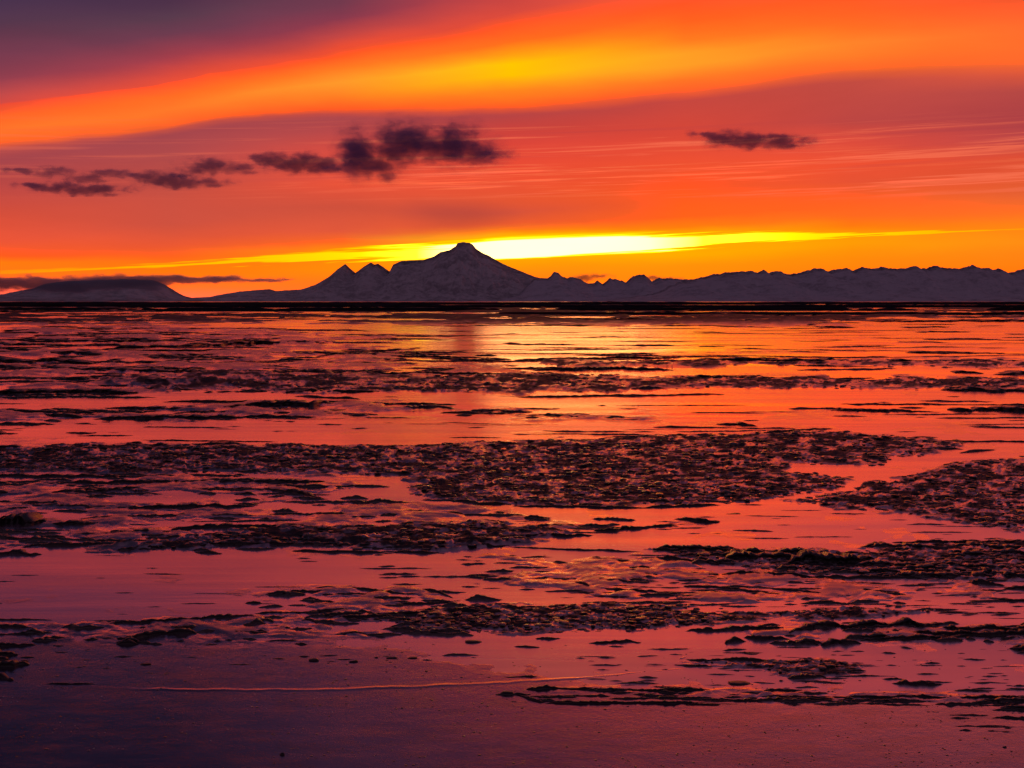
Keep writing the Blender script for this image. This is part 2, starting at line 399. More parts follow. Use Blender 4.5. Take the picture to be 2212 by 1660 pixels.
vol = [(420, 643), (470, 641)] + [src(*p, 0) for p in [(1400, 440), (1550, 415), (1700, 402), (1745, 398), (1785, 412), (1830, 408), (1950, 402), (2050, 368), (2130, 320), (2190, 268)]] + \
      [src(*p, 960) for p in [(25, 236), (60, 268), (90, 294), (150, 250), (190, 225), (212, 240), (235, 233), (280, 262), (312, 284), (335, 240), (390, 216), (530, 210), (600, 186), (640, 160), (700, 146), (738, 122), (752, 100),
       (790, 95), (830, 98), (850, 110), (872, 138), (905, 160), (960, 186), (1050, 238), (1130, 270), (1250, 318), (1350, 345), (1500, 380), (1800, 430), (2200, 480)]]
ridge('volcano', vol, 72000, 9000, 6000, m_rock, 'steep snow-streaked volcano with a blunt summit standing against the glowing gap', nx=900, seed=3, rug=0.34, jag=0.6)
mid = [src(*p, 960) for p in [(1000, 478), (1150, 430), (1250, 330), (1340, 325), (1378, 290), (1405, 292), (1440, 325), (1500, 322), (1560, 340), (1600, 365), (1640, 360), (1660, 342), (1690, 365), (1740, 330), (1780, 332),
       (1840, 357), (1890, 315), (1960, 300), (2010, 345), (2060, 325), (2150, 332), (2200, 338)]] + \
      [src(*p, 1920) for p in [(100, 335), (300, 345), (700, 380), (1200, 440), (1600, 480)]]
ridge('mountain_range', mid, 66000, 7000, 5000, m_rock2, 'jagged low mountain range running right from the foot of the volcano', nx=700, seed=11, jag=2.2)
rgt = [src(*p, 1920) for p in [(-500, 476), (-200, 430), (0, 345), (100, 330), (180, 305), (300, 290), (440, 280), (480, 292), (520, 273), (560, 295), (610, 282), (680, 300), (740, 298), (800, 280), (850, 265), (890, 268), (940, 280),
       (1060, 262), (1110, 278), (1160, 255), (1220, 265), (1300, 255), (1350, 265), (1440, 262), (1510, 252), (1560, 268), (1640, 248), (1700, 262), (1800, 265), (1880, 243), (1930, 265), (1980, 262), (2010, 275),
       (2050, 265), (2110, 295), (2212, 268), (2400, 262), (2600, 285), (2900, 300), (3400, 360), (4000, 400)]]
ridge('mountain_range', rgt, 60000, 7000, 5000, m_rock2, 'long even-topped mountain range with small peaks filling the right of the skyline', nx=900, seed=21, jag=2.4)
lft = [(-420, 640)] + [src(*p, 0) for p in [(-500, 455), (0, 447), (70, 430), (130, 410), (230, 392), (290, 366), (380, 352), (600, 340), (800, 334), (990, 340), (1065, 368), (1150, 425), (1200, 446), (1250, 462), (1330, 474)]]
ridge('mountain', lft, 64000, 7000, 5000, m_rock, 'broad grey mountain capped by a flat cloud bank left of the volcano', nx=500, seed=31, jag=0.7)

# far tidal bars, dark, just under the mountains
def bar(Y, h, x0, x1, depth, seed, gaps=0.0, label=''):
    nx = 900
    X = np.linspace(x0, x1, nx)
    n = fbm(X/(Y*0.05), X*0+seed, 4, seed)
    fine = fbm(X/(Y*0.006), X*0+seed+3, 4, seed+9)
    hh = h*(0.80+0.22*n)*(0.94+0.12*fine)
    if gaps: hh = hh*sstep(n+0.1*fine, gaps-0.08, gaps+0.12)
    ends = sstep(X, x0, x0+Y*0.02)*(1-sstep(X, x1-Y*0.02, x1)); hh = hh*ends
    rows = []
    for a, k in ((0, -0.3), (0.0, 0.0), (0.04, 0.72), (0.10, 1.0), (0.5, 0.9), (1.0, -0.2)):
        w = (fbm(X/(Y*0.01), X*0+a*9+seed, 3, seed+2)-0.5)*depth*0.12
        rows.append(np.stack([X, Y+a*depth+w, hh*k+(0.0 if k > 0 else -0.4)], -1))
    return mesh_obj('tidal_bar', np.concatenate(rows), grid_faces(6, nx), m_shore, kind='structure', label=label)
bar(3600, 7.5, -3200, 3200, 500, 41, label='black tidal bar along the horizon below the mountains')
bar(2150, 5.0, -1500, -80, 120, 42, label='low black tidal bar nearer the camera at the left')
bar(1900, 4.0, -520, 1600, 90, 43, label='low black tidal bar nearer the camera at the right')
bar(1280, 3.0, -640, 620, 40, 44, 0.42, label='broken thin tidal bar in front of the black bars')
bar(880, 1.9, -20, 480, 30, 46, 0.25, label='broken dark tidal bar closest on the right')
bar(1180, 1.1, -900, -40, 30, 45, 0.42, label='broken thin tidal bar closest on the left')

# ------------------------------------------------------------------ mudflat relief
def poly_sd(px, py, P, ysc=3.5):               # signed distance, positive inside
    x, y = px, py*ysc
    d = np.full(px.shape, 1e9); ins = np.zeros(px.shape, bool)
    n = len(P)
    for i in range(n):
        x0, y0 = P[i][0], P[i][1]*ysc; x1, y1 = P[(i+1) % n][0], P[(i+1) % n][1]*ysc
        ex, ey = x1-x0, y1-y0
        t = np.clip(((x-x0)*ex+(y-y0)*ey)/(ex*ex+ey*ey+1e-9), 0, 1)
        d = np.minimum(d, np.hypot(x-x0-t*ex, y-y0-t*ey))
        c = ((y0 > y) != (y1 > y)) & (x < (x1-x0)*(y-y0)/(y1-y0+1e-12)+x0)
        ins ^= c
    return np.where(ins, d, -d)

# plan outlines of the clod fields (clods) and of the smoother raised mud (mud), in frame units
clods = [
 [(-300, 965), (0, 966), (300, 958), (900, 962), (1250, 948), (1620, 935), (1700, 930), (1900, 940), (2090, 955), (2060, 975), (1930, 990), (1900, 1005), (1700, 1000), (1690, 1020), (1830, 1030), (1820, 1052), (1680, 1078), (1500, 1095),
  (1150, 1090), (930, 1078), (870, 1060), (900, 1040), (840, 1026), (500, 1022), (-300, 1022)],
 [(2600, 975), (2212, 985), (2080, 1000), (1900, 1040), (1840, 1058), (1700, 1085), (1950, 1108), (2080, 1132), (2212, 1145), (2600, 1160)],
 [(860, 812), (1120, 806), (1400, 812), (2600, 820), (2600, 836), (2150, 838), (1560, 840), (1380, 842), (1330, 852), (1180, 848), (960, 850), (870, 842)],
 [(180, 822), (500, 806), (700, 812), (870, 815), (870, 846), (600, 850), (350, 846)],
 [(940, 1312), (1250, 1308), (1420, 1306), (1640, 1325), (1660, 1338), (1500, 1350), (1300, 1366), (900, 1364), (860, 1345)],
 [(1640, 1328), (1850, 1310), (2050, 1316), (1900, 1332), (1700, 1338)],
 [(1480, 1430), (1640, 1432), (1760, 1425), (1870, 1440), (1830, 1452), (1700, 1462), (1640, 1450)],
 [(1400, 1186), (1600, 1185), (1880, 1190), (1940, 1175), (2300, 1168), (2600, 1170), (2600, 1262), (2212, 1255), (1950, 1250), (1700, 1235), (1550, 1215)],
 [(200, 1180), (600, 1140), (1050, 1128), (1250, 1150), (1010, 1185), (900, 1195), (600, 1172), (400, 1188)],
 [(1180, 772), (1260, 776), (1480, 778), (2100, 776), (2600, 784), (2600, 795), (2000, 793), (1700, 790), (1300, 796), (1170, 792)],
]
mud = [
 [(-300, 655), (2600, 655), (2600, 686), (2212, 689), (1900, 692), (1840, 706), (1500, 710), (1100, 706), (800, 702), (400, 700), (-300, 706)],
 [(-300, 700), (400, 702), (760, 716), (1000, 728), (900, 742), (300, 738), (-300, 745)],
 [(-300, 722), (300, 716), (620, 735), (920, 745), (880, 775), (1300, 790), (900, 812), (200, 860), (-300, 862)],
 [(-300, 886), (200, 884), (460, 868), (760, 865), (980, 872), (860, 895), (640, 908), (300, 915), (-300, 922)],
 [(-300, 1026), (500, 1024), (700, 1032), (830, 1050), (760, 1075), (1000, 1090), (1180, 1120), (1500, 1118), (1550, 1130), (1250, 1150), (1000, 1190), (700, 1180), (450, 1192), (-300, 1196)],
 [(550, 1290), (700, 1268), (900, 1262), (1010, 1290), (1100, 1300), (980, 1330), (700, 1345), (560, 1330)],
 [(-300, 1345), (200, 1340), (540, 1330), (900, 1335), (980, 1368), (600, 1385), (350, 1395), (120, 1400), (40, 1470), (-300, 1480)],
 [(1600, 1350), (1800, 1342), (2600, 1350), (2600, 1420), (2230, 1410), (2180, 1390), (1900, 1385), (1780, 1396), (1620, 1384)],
 [(1075, 1492), (1200, 1486), (1560, 1490), (2000, 1498), (2600, 1500), (2600, 1560), (2212, 1545), (2000, 1518), (1200, 1522), (1110, 1510)],
 [(1000, 1200), (1400, 1196), (1560, 1220), (1950, 1255), (2600, 1265), (2600, 1345), (2050, 1310), (1500, 1300), (1250, 1290), (1000, 1260)],
 [(940, 884), (1080, 880), (1420, 905), (1350, 915), (1000, 898)],
]
NR, NC = 760, 1060
r_ = np.concatenate([np.linspace(4.0, 1010, NR-30), np.linspace(1030, 2600, 30)])
py1 = HOR+r_
px1 = np.concatenate([np.linspace(-4500, -500, 50), np.linspace(-470, 2680, NC), np.linspace(2710, 6700, 50)])
NC = len(px1)
PX, PY = np.meshgrid(px1, py1)
GX, GY = ground(PX, PY)
Rr = PY-HOR
mpp = np.hypot(GX, GY)/F                       # metres that span one frame unit there
lv = 40*np.log(Rr+30)
wx_ = (fbm(PX/90, lv/2.4, 3, 77)-0.5)*60
wy_ = (fbm(PX/120, lv/3.0, 3, 78)-0.5)*1.6
yf = Rr+120*np.log(Rr+60)
n_streak = fbm((PX+wx_)/130.0, (lv+wy_)/1.6, 5, 5, 0.55)-0.5
n_big = fbm((PX+wx_)/420.0, (lv+wy_)/4.0, 4, 6)-0.5
n_clod = fbm((PX+wx_*0.2)/17.0, yf/4.5, 3, 8, 0.6, True)-0.55
n_fine = fbm(PX/9.0, PY/4.0, 3, 9)-0.5
n_crk = fbm((PX+wx_)/60.0, (lv+wy_)/1.1, 5, 15, 0.6, True)
wpx = PX+(fbm(PX/40, PY/12, 3, 51)-0.5)*90; wpy = PY+(fbm(PX/70, PY/10, 4, 52)-0.5)*(10+Rr*0.012)*1.6
cl = np.zeros_like(PX); md = np.zeros_like(PX)
for P in clods: cl = np.maximum(cl, sstep(poly_sd(wpx, wpy, P), -10, 22))
for P in mud: md = np.maximum(md, sstep(poly_sd(wpx, wpy, P), -14, 30))
r0_ = np.interp(PX, [0, 850, 1250, 1700], [690, 715, 800, 830])+(fbm(PX/50, PY/16, 4, 57)-0.5)*50
near = sstep(Rr, r0_, r0_+50)                     # the wet sand apron in front
level = -0.55+1.3*n_streak*2+n_big*1.2
level = level+md*(0.72+n_streak*3.4-n_big)+cl*1.5
sand = 0.35+n_streak*0.5
level = level*(1-near)+sand*near
zpx = np.where(level > 0, level, level*1.5)
relief = zpx*1.6*(0.5+1.0*md*(1-near))
n_cl2 = fbm((PX+wx_*0.3)/34.0, yf/9.0, 3, 18, 0.6, True)-0.55
relief += md*(1-cl)*(n_crk-0.55)*5.0*(1-near)
relief += near*n_fine*0.10
z = relief*np.minimum(mpp, 0.22)+cl*(n_clod*8.0+n_cl2*4.0+1.6)*np.minimum(mpp, 0.035+0.12*np.minimum(mpp, 0.22))
# thin film edge crossing the wet sand, its far side tipped to the glow
edge_w = 1.0
edge_y = np.interp(px1, [-470, 0, 250, 470, 740, 1060, 1250, 1400, 1480, 1600, 2680], [1478, 1484, 1487, 1491, 1489, 1478, 1465, 1452, 1442, 1425, 1400])
edge_y = edge_y+(fbm(px1/60, px1*0, 4, 61)-0.5)*5
de = PY-edge_y[None, :]
fade = sstep(px1, 150, 480)*(1-sstep(px1, 1480, 1620))
z += 0.008*np.exp(-(de/2.2)**2)*(fade*(0.3+1.2*fbm(px1/50, px1*0, 4, 66)))[None, :]
z = np.clip(z, -0.6, 0.9)
far = sstep(Rr, 2, 6)*(1-sstep(Rr, 36, 58))
dry = np.clip(cl*(0.15+0.85*sstep(fbm(PX/28.0, yf/6.0, 4, 93), 0.35, 0.62))+0.8*far*md+md*(1-near)*sstep(n_crk+n_streak, 0.58, 0.8)*0.28+near*0.16*sstep(fbm(PX/90, PY/16, 5, 98, 0.65), 0.4, 0.7), 0, 1)
mudflat = mesh_obj('mudflat', np.stack([GX, GY, z], -1).reshape(-1, 3), grid_faces(NR, NC, True), m_mud, kind='structure',
                   label='wet tidal mudflat with streaked banks and pools reflecting the sunset')

_a = mudflat.data.attributes.new('packed_sand', 'FLOAT', 'POINT'); _a.data.foreach_set('value', near.ravel().astype(np.float32))
_a = mudflat.data.attributes.new('dryness', 'FLOAT', 'POINT'); _a.data.foreach_set('value', dry.ravel().astype(np.float32))

# ledges: upright eroded faces, each one a piece of the mudflat
OFF = {1: (0, 645.4), 2: (1106, 645.4), 3: (0, 922), 4: (1106, 922), 5: (0, 1260), 6: (1106, 1260)}
LEDGES = {
 1: [(0,58,560,50,6),(0,95,300,98,5),(330,135,1240,128,5),(60,175,760,182,9),(0,210,180,215,8),(440,212,900,200,9),(860,200,1410,185,11),(1360,245,1820,210,8),(120,232,460,240,10),(460,262,520,265,10),(820,262,1080,258,5),
     (150,300,950,318,12),(0,322,200,320,5),(830,288,1300,295,5),(1300,310,1460,325,12),(1450,322,2212,325,7),(0,405,600,405,13),(250,345,560,338,9),(540,352,900,362,12),(760,330,1150,340,7),(1200,400,1640,398,8),(1270,420,1560,432,6),
     (700,445,1300,440,6),(450,470,900,475,8),(880,466,1460,450,16),(1460,452,1920,455,6),(0,485,460,490,8),(190,505,360,510,10),(400,515,1050,510,12),(0,540,230,540,8),(1000,510,1370,508,8),(1560,515,1780,515,3),(280,580,420,578,5),
     (0,590,80,580,5),(1900,490,2212,495,6),(1860,260,2212,262,7),(0,265,420,272,12),(0,285,180,300,10),(540,250,980,258,6),(0,150,240,148,6),(600,610,1200,618,3)],
 2: [(1330,122,1480,122,6),(1500,97,2212,95,6),(0,90,760,88,5),(0,262,740,252,6),(780,262,1500,268,9),(1500,268,2212,278,8),(0,300,700,303,9),(1850,395,2212,400,10),(1370,480,1760,482,8),(1880,480,2212,483,12),(1420,455,1900,455,4),
     (610,555,880,555,6),(880,540,1060,548,8),(0,425,920,412,5),(380,600,1060,595,5),(1080,575,1390,560,5),(0,500,600,520,5),(1910,315,2040,320,8),(2080,325,2212,325,8),(0,326,200,322,7),(700,340,1200,345,7),(1700,232,1960,234,5)],
 3: [(0,212,660,215,8),(200,280,660,270,12),(240,240,740,235,10),(920,232,1420,240,10),(790,272,1130,265,6),(1130,265,1400,305,12),(1010,290,1110,292,8),(540,350,1100,340,12),(0,398,215,410,30),(200,415,420,420,14),(710,440,1260,425,12),
     (780,510,1300,500,15),(90,515,520,505,10),(500,524,700,520,14),(930,490,1700,495,10),(1180,475,2000,470,14),(1540,440,2212,440,12),(1640,500,2212,515,12),(840,540,960,545,8),(0,545,180,548,10),(1400,455,2000,450,10),(0,470,130,480,10),
     (1930,320,2212,335,8),(130,90,450,82,6),(540,92,820,95,8),(830,76,1060,72,6),(1100,80,1560,84,6),(540,68,615,72,8),(860,465,1060,462,9),(1260,535,1700,545,8),(1700,540,1900,542,10)],
 4: [(0,62,400,55,6),(400,42,1060,36,5),(1080,25,1300,15,7),(1800,62,2212,65,4),(1930,110,2090,100,6),(0,340,580,350,7),(0,435,290,425,11),(0,470,350,465,12),(350,450,720,425,12),(700,400,900,408,12),(0,520,560,540,5),(600,528,1100,530,12),
     (620,560,900,590,12),(900,560,1260,560,22),(1180,575,1580,570,34),(1500,520,1640,500,9),(1640,498,2212,500,9),(1560,592,2100,604,14),(1900,575,2212,590,9),(900,635,1300,640,12),(1280,648,1800,655,10),(1930,635,2212,640,12),(1960,670,2130,680,12),
     (2120,695,2212,698,14),(280,658,430,660,8),(265,668,350,690,14),(380,700,640,712,8),(540,632,640,636,6),(740,690,940,690,6),(950,700,1200,730,5),(560,350,900,335,7),(780,415,900,410,8),(1250,30,1860,62,4)],
 5: [(1140,45,1420,28,8),(1060,83,1130,80,9),(440,175,1100,135,11),(1100,130,1460,122,6),(1450,150,1740,140,14),(1700,128,1910,125,14),(500,235,850,210,18),(500,262,600,262,14),(0,190,150,185,10),(0,220,170,220,6),(0,270,160,268,10),
     (0,290,80,300,22),(0,350,130,350,22),(0,392,60,404,20),(1270,258,1330,262,8),(1400,70,1460,88,7),(1500,15,1760,45,7),(1820,20,1960,60,8),(0,158,230,156,5),(360,240,400,245,8),(1560,60,1740,66,6),(1700,90,1960,84,7),(180,434,420,436,4)],
 6: [(750,205,1180,190,13),(1000,235,1200,235,15),(1190,210,1420,175,22),(1400,182,1850,180,20),(1200,245,1330,262,16),(1330,266,1510,248,18),(1500,245,2000,228,14),(1840,190,2212,210,16),(1700,212,2212,235,18),(2150,270,2212,330,20),(100,237,210,237,7),
     (330,258,560,250,9),(920,245,1010,250,18),(10,272,120,277,6),(750,330,1130,335,10),(700,353,870,355,6),(1190,405,1360,400,14),(1430,378,1530,378,8),(1450,358,1520,362,10),(1640,430,1860,435,14),(60,453,210,452,13),
     (210,457,460,460,8),(470,458,860,462,9),(20,478,140,515,8),(140,518,900,518,9),(900,505,1400,498,9),(1380,490,1900,490,8),(1060,462,1260,462,6),(1900,495,2212,492,9),(2070,580,2212,585,9),(1970,75,2212,72,7),(1600,410,1700,415,6),
     (740,525,900,528,5),(640,490,720,486,8),(1780,345,1850,345,5),(1820,525,2000,515,5),(740,10,1060,30,7),(1100,20,1360,45,6),(0,100,500,95,5),(330,55,560,62,5)],
}
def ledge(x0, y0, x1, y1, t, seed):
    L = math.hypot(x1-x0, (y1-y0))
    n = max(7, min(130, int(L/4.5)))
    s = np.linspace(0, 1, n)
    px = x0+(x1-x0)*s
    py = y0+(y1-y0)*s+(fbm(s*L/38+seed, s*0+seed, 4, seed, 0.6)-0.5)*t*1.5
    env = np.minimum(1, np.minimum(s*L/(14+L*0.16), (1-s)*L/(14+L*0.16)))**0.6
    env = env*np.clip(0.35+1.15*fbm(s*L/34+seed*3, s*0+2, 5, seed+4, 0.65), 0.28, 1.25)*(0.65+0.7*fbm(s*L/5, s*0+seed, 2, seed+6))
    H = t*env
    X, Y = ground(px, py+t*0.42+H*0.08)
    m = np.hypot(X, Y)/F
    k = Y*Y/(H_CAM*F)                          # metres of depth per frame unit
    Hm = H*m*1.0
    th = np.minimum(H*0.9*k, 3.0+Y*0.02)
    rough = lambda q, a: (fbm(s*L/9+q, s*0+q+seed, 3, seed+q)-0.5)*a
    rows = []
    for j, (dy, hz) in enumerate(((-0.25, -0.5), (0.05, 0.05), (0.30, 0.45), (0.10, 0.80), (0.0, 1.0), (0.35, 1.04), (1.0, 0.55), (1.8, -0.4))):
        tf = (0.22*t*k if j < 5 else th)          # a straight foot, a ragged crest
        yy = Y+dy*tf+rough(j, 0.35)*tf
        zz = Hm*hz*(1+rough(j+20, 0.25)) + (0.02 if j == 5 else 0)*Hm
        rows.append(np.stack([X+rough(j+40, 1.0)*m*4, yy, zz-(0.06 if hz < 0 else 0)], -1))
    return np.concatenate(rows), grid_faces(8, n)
li = 0
for k, lst in LEDGES.items():
    ox, oy = OFF[k]
    for (a, b, c, d, t) in lst:
        li += 1
        ext = 160 if (c >= 2212 and k % 2 == 0) else 0
        x0, y0, x1, y1 = ox+a/2, oy+b/2, ox+c/2+ext, oy+d/2
        if a == 0 and k % 2 == 1: x0 -= 160
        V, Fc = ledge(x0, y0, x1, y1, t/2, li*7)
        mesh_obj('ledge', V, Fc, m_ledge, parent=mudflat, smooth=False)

# clods: unit lumps, joined field by field (nobody could count them)
def ico(LV):
    import bmesh
    bm = bmesh.new(); bmesh.ops.create_icosphere(bm, subdivisions=LV, radius=1.0)
    v = np.array([q.co[:] for q in bm.verts]); f = np.array([[w.index for w in q.verts] for q in bm.faces]); bm.free()
    return v, f
IV, IF = ico(2)
IV1, IF1 = ico(1)
def lump_variants(n, seed, IV=None):
    r = np.random.default_rng(seed); out = []
    for k in range(n):
        v = (IV if IV is not None else ico(2)[0]).copy()
        for q in range(7):                    # chipped facets
            d = r.normal(size=3); d /= np.linalg.norm(d); h = r.uniform(0.35, 0.8)
            e = v@d; v = v-np.outer(np.maximum(e-h, 0), d)*0.9
        v = v*(1+r.normal(size=(len(v), 1))*0.06)
        out.append(v)
    return out
LUMPS = lump_variants(12, 5, IV)
LUMPS1 = lump_variants(12, 6, IV1)
def zat(px, py):
    j = np.clip(np.interp(px, px1, np.arange(NC)), 0, NC-1).astype(int)
    i = np.clip(np.interp(py, py1, np.arange(NR)), 0, NR-1).astype(int)
    return z[i, j]
def scatter(P, dens, wpx_, label):
    P_ = np.array(P); x0, x1 = max(-330, P_[:, 0].min()), min(2540, P_[:, 0].max()); y0, y1 = P_[:, 1].min(), P_[:, 1].max()
    n = int((x1-x0)*(y1-y0)*dens)
    qx = rng.uniform(x0-10, x1+10, n); qy = rng.uniform(y0-3, y1+3, n)
    sd_ = poly_sd(qx, qy, P); pat_ = fbm(qx/60, qy/12, 3, 91)
    keep = (sd_+rng.normal(0, 8, n) > 0) & (pat_+rng.uniform(-.15, .15, n) > 0.36)
    qx, qy = qx[keep], qy[keep]
    X, Y = ground(qx, qy); m_ = Y/F
    zz = zat(qx, qy)
    vs, fs, nv_ = [], [], 0
    for i in range(len(X)):
        big_ = qy[i] > 1150; v = (LUMPS if big_ else LUMPS1)[rng.integers(12)]
        w = wpx_*m_[i]*math.exp(rng.normal(0, 0.55)); w = min(w, 2.0*wpx_*m_[i]); h = w*rng.uniform(0.14, 0.34); dpt = w*rng.uniform(0.4, 2.2); w *= 1.25
        a = rng.normal(0, 0.35)+(math.pi if rng.random() < 0.5 else 0); ca, sa = math.cos(a), math.sin(a)
        tl = rng.normal(0, 0.4)
        x_, y_ = v[:, 0]*ca-v[:, 1]*sa, v[:, 0]*sa+v[:, 1]*ca
        vs.append(np.stack([X[i]+x_*w, Y[i]+y_*dpt, zz[i]+(v[:, 2]+0.3+y_*tl)*h], -1)); fs.append((IF if big_ else IF1)+nv_); nv_ += len(v)
    if not vs: return
    mesh_obj('clods', np.concatenate(vs), np.concatenate(fs), m_clod, parent=mudflat, smooth=False, kind='stuff', label=label)
fields = [(0.026, 4.6, 'broad field of dark mud clods across the middle of the flat'), (0.026, 4.6, 'field of dark mud clods on the right edge'), (0.030, 3.4, 'narrow far belt of dark mud clods'), (0.018, 4.0, 'narrow far belt of dark mud clods on the left'),
          (0.026, 4.6, 'dark mud clods in a long patch on the near flat'), (0.018, 4.4, None), (0.014, 4.8, None), (0.012, 5.0, 'dark clods along the right bank'), (0.008, 5.5, None), (0.020, 3.5, None)]
for P, (dn, w, lb) in zip(clods, fields):
    scatter(P, dn, w, lb or 'small patch of dark mud clods')

# fine broken lips of mud between the big ledges, too many to count
def lips(P, count, l0, l1, t0, t1, label, slope=0.0):
    P_ = np.array(P); x0, x1 = max(-330, P_[:, 0].min()), min(2540, P_[:, 0].max()); y0, y1 = P_[:, 1].min(), P_[:, 1].max()
    vs, fs, nv_ = [], [], 0
    n = 0; tries = 0
    while n < count and tries < count*8:
        tries += 1
        L = math.exp(rng.uniform(math.log(l0), math.log(l1))); qx, qy = rng.uniform(x0, x1), rng.uniform(y0, y1)
        if poly_sd(np.array([qx]), np.array([qy]), P)[0] < rng.normal(0, 6): continue
        t = rng.uniform(t0, t1)*(0.6+0.4*min(1, L/60)); a = rng.normal(slope, 0.010)
        V, Fc = ledge(qx-L/2, qy-a*L/2, qx+L/2, qy+a*L/2, t, int(rng.integers(1, 9999)))
        vs.append(V); fs.append(Fc+nv_); nv_ += len(V); n += 1
    mesh_obj('mud_lips', np.concatenate(vs), np.concatenate(fs), m_lip, parent=mudflat, smooth=False, kind='stuff', label=label)
lip_zones = [
 (mud[0], 170, 30, 400, 0.8, 1.8), (mud[1], 60, 30, 260, 1.0, 2.4), (mud[2], 140, 40, 420, 1.0, 3.6), (mud[3], 80, 20, 160, 1.5, 4.5), (mud[4], 230, 20, 220, 1.2, 5.5),
 (mud[5], 60, 20, 120, 2, 6), (mud[6], 90, 15, 120, 2, 7), (mud[7], 50, 20, 160, 3, 8), (mud[8], 60, 20, 150, 2, 6), (mud[9], 110, 15, 120, 1.5, 5), (mud[10], 25, 15, 90, 1.5, 4),
 ([(-300, 715), (2600, 700), (2600, 800), (-300, 800)], 110, 30, 300, 0.8, 2.2),
 ([(-300, 850), (2600, 850), (2600, 950), (-300, 950)], 130, 20, 300, 0.6, 2.0),
 ([(700, 690), (2600, 690), (2600, 775), (700, 775)], 110, 40, 420, 0.4, 1.0),
 ([(1050, 1085), (2600, 1100), (2600, 1165), (1050, 1165)], 45, 20, 200, 0.6, 1.8),
 ([(600, 1195), (1500, 1195), (1500, 1310), (1000, 1310)], 60, 20, 160, 0.8, 3.0),
 ([(-300, 1200), (700, 1200), (600, 1330), (-300, 1340)], 26, 20, 120, 0.5, 1.6),
 ([(1150, 1200), (2600, 1262), (2600, 1348), (1400, 1305)], 210, 16, 150, 0.6, 3.0, ),
 ([(1250, 1395), (2600, 1400), (2600, 1498), (1250, 1485)], 110, 12, 110, 0.6, 2.6),
 ([(1150, 1495), (2600, 1505), (2600, 1530), (1200, 1524)], 70, 14, 160, 0.8, 3.2),
 ([(2000, 1520), (2600, 1520), (2600, 1600), (2080, 1580)], 50, 14, 130, 0.8, 4.0),
 ([(0, 1400), (1000, 1390), (1000, 1440), (200, 1450)], 30, 10, 60, 0.8, 2.6),
 (clods[7], 150, 20, 160, 3, 9), (clods[8], 130, 20, 150, 2, 6), (clods[0], 110, 20, 120, 2, 5), (clods[2], 40, 20, 120, 2, 4), (clods[3], 60, 20, 120, 2, 4), (clods[1], 50, 20, 100, 2, 5),
 ([(900, 1380), (1700, 1390), (2500, 1400), (2500, 1500), (1200, 1500)], 30, 12, 90, 1.2, 3.5),
]
for zn in lip_zones: lips(*zn, 'thin broken lips of dark mud')

# shell grit and crumbs strewn on the near sand
def grit(n, label):
    vs, fs, nv_ = [], [], 0
    qx = rng.uniform(-330, 2540, n); qy = 1370+rng.uniform(0, 1, n)**0.8*310
    keep = fbm(qx/130, qy/26, 3, 97)+rng.uniform(-.1, .1, n) > 0.47
    qx, qy = qx[keep], qy[keep]
    X, Y = ground(qx, qy); zz = zat(qx, qy)
    for i in range(len(X)):
        v = LUMPS1[rng.integers(12)]; w = min(2.6, 0.95*math.exp(rng.normal(0, 0.55)))*Y[i]/F; a = rng.normal(0, 0.4)
        vs.append(np.stack([X[i]+v[:, 0]*w*1.6, Y[i]+v[:, 0]*w*a+v[:, 1]*w*2.0, zz[i]+(v[:, 2]+0.3)*w*0.35], -1)); fs.append(IF1+nv_); nv_ += len(v)
    mesh_obj('grit', np.concatenate(vs), np.concatenate(fs), m_clod, parent=mudflat, smooth=False, kind='stuff', label=label)
grit(6500, 'fine grit and crumbs strewn over the near sand')

# ------------------------------------------------------------------ lone clods
def stone(zx, zy, k, w, h, label, seed):
    ox, oy = OFF[k]; px, py = ox+zx/2, oy+zy/2; w, h = w/2, h/2
    X, Y = ground(px, py+h/2); m = float(Y)/F
    v = LUMPS[seed % 12].copy()
    v[:, 0] *= w/2*m*1.15; v[:, 1] *= w/2*m*0.9; v[:, 2] = (v[:, 2]+0.15)*h*0.5*m
    o = mesh_obj('mud_clod', v, IF, m_clod_dark, smooth=False, label=label, category='mud clod', group='lone dark clods lying on the near wet sand')
    o.location = (float(X), float(Y), float(zat(np.array([px]), np.array([py]))[0]))
m_clod_dark = m_ledge
for i, a in enumerate([
 (2035, 245, 5, 80, 17, 'large oval dark clod alone on the purple sand, centre of the near flat'),
 (630, 346, 5, 44, 10, 'flat dark clod alone on the blue-grey wet patch at left'),
 (1355, 325, 5, 46, 18, 'chunky dark clod, leftmost of the row on the purple sheet'),
 (1525, 332, 5, 44, 14, 'low dark clod second in the row on the purple sheet'),
 (1628, 317, 5, 22, 9, 'tiny round clod third in the row on the purple sheet'),
 (1690, 317, 5, 48, 13, 'twin-topped dark clod fourth in the row on the purple sheet'),
 (1782, 319, 5, 44, 8, 'thin flat clod at the right end of the row'),
 (2190, 468, 5, 70, 22, 'dark wedge clod at the left tip of the long island ledge'),
 (1218, 733, 5, 22, 18, 'small upright clod alone near the bottom edge'),
 (1035, 298, 6, 66, 13, 'dark oblong clod below the black ledge at right'),
 (968, 372, 6, 40, 13, 'brownish clod left of the broken clod patch'),
 (1160, 418, 6, 20, 9, 'tiny clod just below the broken clod patch'),
 (968, 426, 6, 104, 11, 'long thin clod above the island ledge'),
 (1990, 127, 6, 44, 9, 'small clod on the pink bank under the right-hand ledges'),
 (865, 635, 4, 60, 9, 'flat clod at the pink channel edge, middle right'),
 (950, 372, 4, 80, 7, 'thin clod floating alone in the bright orange pool'),
 (2130, 703, 6, 24, 12, 'small clod alone on the dark sand in the lower right corner'),
]): stone(*a[:5], a[5], i*5+1)

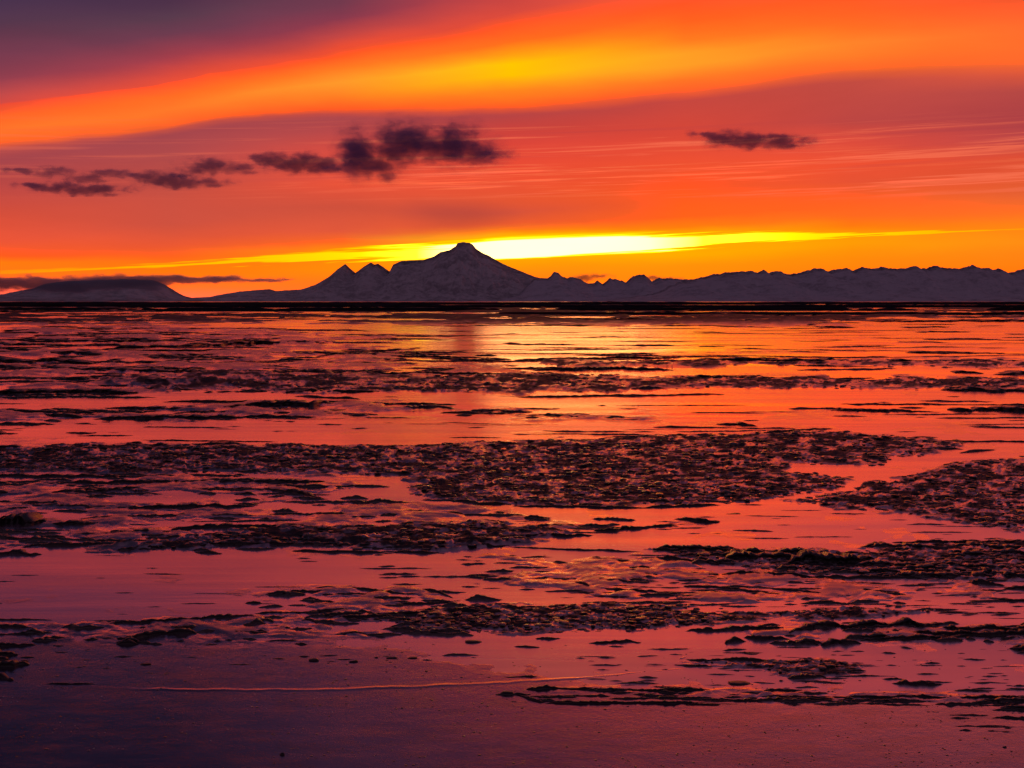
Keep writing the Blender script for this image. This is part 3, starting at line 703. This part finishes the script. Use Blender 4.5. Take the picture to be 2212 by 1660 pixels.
# ------------------------------------------------------------------ clouds
def cloud(puffs, D, label, dens=1.0, colr=(0.21, 0.29, 0.68), noise=(0.8, 1.0), soft=0.8, ns=55.0):
    # puffs: (px, py, rx, ry) in frame units, standing at distance D
    m = D/F
    xs = [p[0]-p[2]*1.6 for p in puffs]+[p[0]+p[2]*1.6 for p in puffs]
    ys = [p[1]-p[3]*1.6 for p in puffs]+[p[1]+p[3]*1.6 for p in puffs]
    bx0, bx1, by0, by1 = min(xs), max(xs), min(ys), max(ys)
    X0, Z1 = at(bx0, by0, D); X1, Z0 = at(bx1, by1, D)
    dep = max(max(p[3] for p in puffs)*2.0, 20)*m*1.2
    c = ((X0+X1)/2, D, (Z0+Z1)/2)
    mat, N, out = material('cloud_vapour')
    tc = N.new('ShaderNodeTexCoord'); P = tc.outputs['Object']
    wv = N.new('ShaderNodeTexNoise'); N.put(wv.inputs['Vector'], N.v('MULTIPLY', P, (1/(ns*m), 1/(ns*m), 1.7/(ns*m)))); wv.inputs['Scale'].default_value = 1.0
    wv.inputs['Detail'].default_value = 2
    warp = N.v('MULTIPLY', N.v('SUBTRACT', wv.outputs['Color'], (0.5, 0.5, 0.5)), (ns*m*0.9, 0, ns*m*0.5))
    Pw = N.v('ADD', P, warp)
    d = None
    for (px, py, rx, ry) in puffs:
        x, zc = at(px, py, D)
        q = N.v('MULTIPLY', N.v('SUBTRACT', Pw, (float(x)-c[0], 0, float(zc)-c[2])), (1/(rx*m), 1.0/(max(ry*1.8, 14)*m), 1/(ry*m)))
        e = N.m('SUBTRACT', 1.0, N.v('LENGTH', q))
        d = e if d is None else N.m('MAXIMUM', d, e)
    n1 = N.noise(N.v('MULTIPLY', P, (noise[0]/(30*m), 1/(30*m), noise[1]/(19*m))), 1.0, 7.0, 0.68, 0.3)
    d = N.m('ADD', d, N.m('MULTIPLY', N.m('SUBTRACT', n1, 0.455), 3.3))
    f = N.m('ADD', N.m('MULTIPLY', N.mr(d, 0.0, soft, smooth=True), 0.93), N.m('MULTIPLY', N.mr(d, -0.55, 0.1, smooth=True), 0.07))
    vol_ = N.new('ShaderNodeVolumePrincipled')
    N.put(vol_.inputs['Color'], (*colr, 1)); N.put(vol_.inputs['Density'], N.m('MULTIPLY', f, dens*3.2/dep)); N.put(vol_.inputs['Anisotropy'], 0.2)
    N.l.new(vol_.outputs[0], out.inputs[1])
    hx, hz = (X1-X0)/2, (Z1-Z0)/2
    vs = [(sx*hx, sy*dep/2, sz*hz) for sx in (-1, 1) for sy in (-1, 1) for sz in (-1, 1)]
    fs = [(0, 1, 3, 2), (4, 6, 7, 5), (0, 4, 5, 1), (2, 3, 7, 6), (0, 2, 6, 4), (1, 5, 7, 3)]
    o = mesh_obj('cloud', vs, fs, mat, smooth=False, label=label, category='cloud', group='dark clouds under the lit deck')
    o.location = c
    return o
cloud([(880, 308, 66, 40), (850, 325, 50, 30), (940, 320, 55, 30), (980, 312, 52, 42), (1035, 330, 56, 26), (772, 332, 38, 46), (815, 362, 60, 24), (770, 355, 40, 26), (735, 362, 40, 10), (845, 292, 40, 16)], 42000,
      'largest dark purple cloud, two humps with a trailing foot, up left of the summit', 1.15)
cloud([(640, 354, 70, 15), (590, 346, 46, 14), (695, 358, 56, 16), (660, 343, 34, 15), (565, 338, 26, 8)], 44000, 'flat ragged dark cloud touching the left of the two-humped cloud', 0.7)
cloud([(455, 357, 52, 15), (420, 368, 48, 8), (515, 364, 56, 9), (400, 376, 40, 7)], 46000, 'small dark puff left of the ragged cloud', 0.6)
cloud([(355, 388, 60, 13), (395, 394, 55, 11), (320, 380, 40, 9), (460, 394, 40, 7)], 43000, 'long dark cloud below the small puff', 0.6)
cloud([(130, 405, 72, 9), (200, 410, 75, 10), (80, 402, 40, 7)], 45000, 'thin dark streak of cloud low at the far left', 0.6)
cloud([(190, 385, 40, 9), (120, 372, 50, 10), (45, 370, 30, 7), (240, 375, 40, 9)], 47000, 'faint mauve wisps above the thin cloud streak', 0.4)
cloud([(1570, 300, 50, 15), (1620, 303, 60, 15), (1690, 307, 60, 13), (1530, 292, 32, 8), (1650, 296, 60, 9)], 43000, 'lone dark cloud over the right-hand mountains', 0.7)
cloud([(-60, 614, 140, 15), (100, 613, 150, 15), (260, 609, 120, 15), (380, 604, 90, 8), (480, 604, 80, 6), (570, 604, 60, 4)], 57000,
      'long flat cloud bank lying across the left mountain', 1.0, (0.62, 0.68, 0.85), (0.35, 1.0), 0.35, 40)
cloud([(1262, 600, 24, 7), (1290, 597, 26, 6), (1240, 604, 16, 6)], 69000, 'pink cloud scrap behind the ridge right of the volcano', 0.6, (0.8, 0.5, 0.5), ns=25)
cloud([(1410, 601, 22, 5), (1445, 604, 22, 5), (1380, 604, 16, 4)], 69000, 'small pink cloud scraps along the middle ridge', 0.6, (0.8, 0.5, 0.5), ns=25)
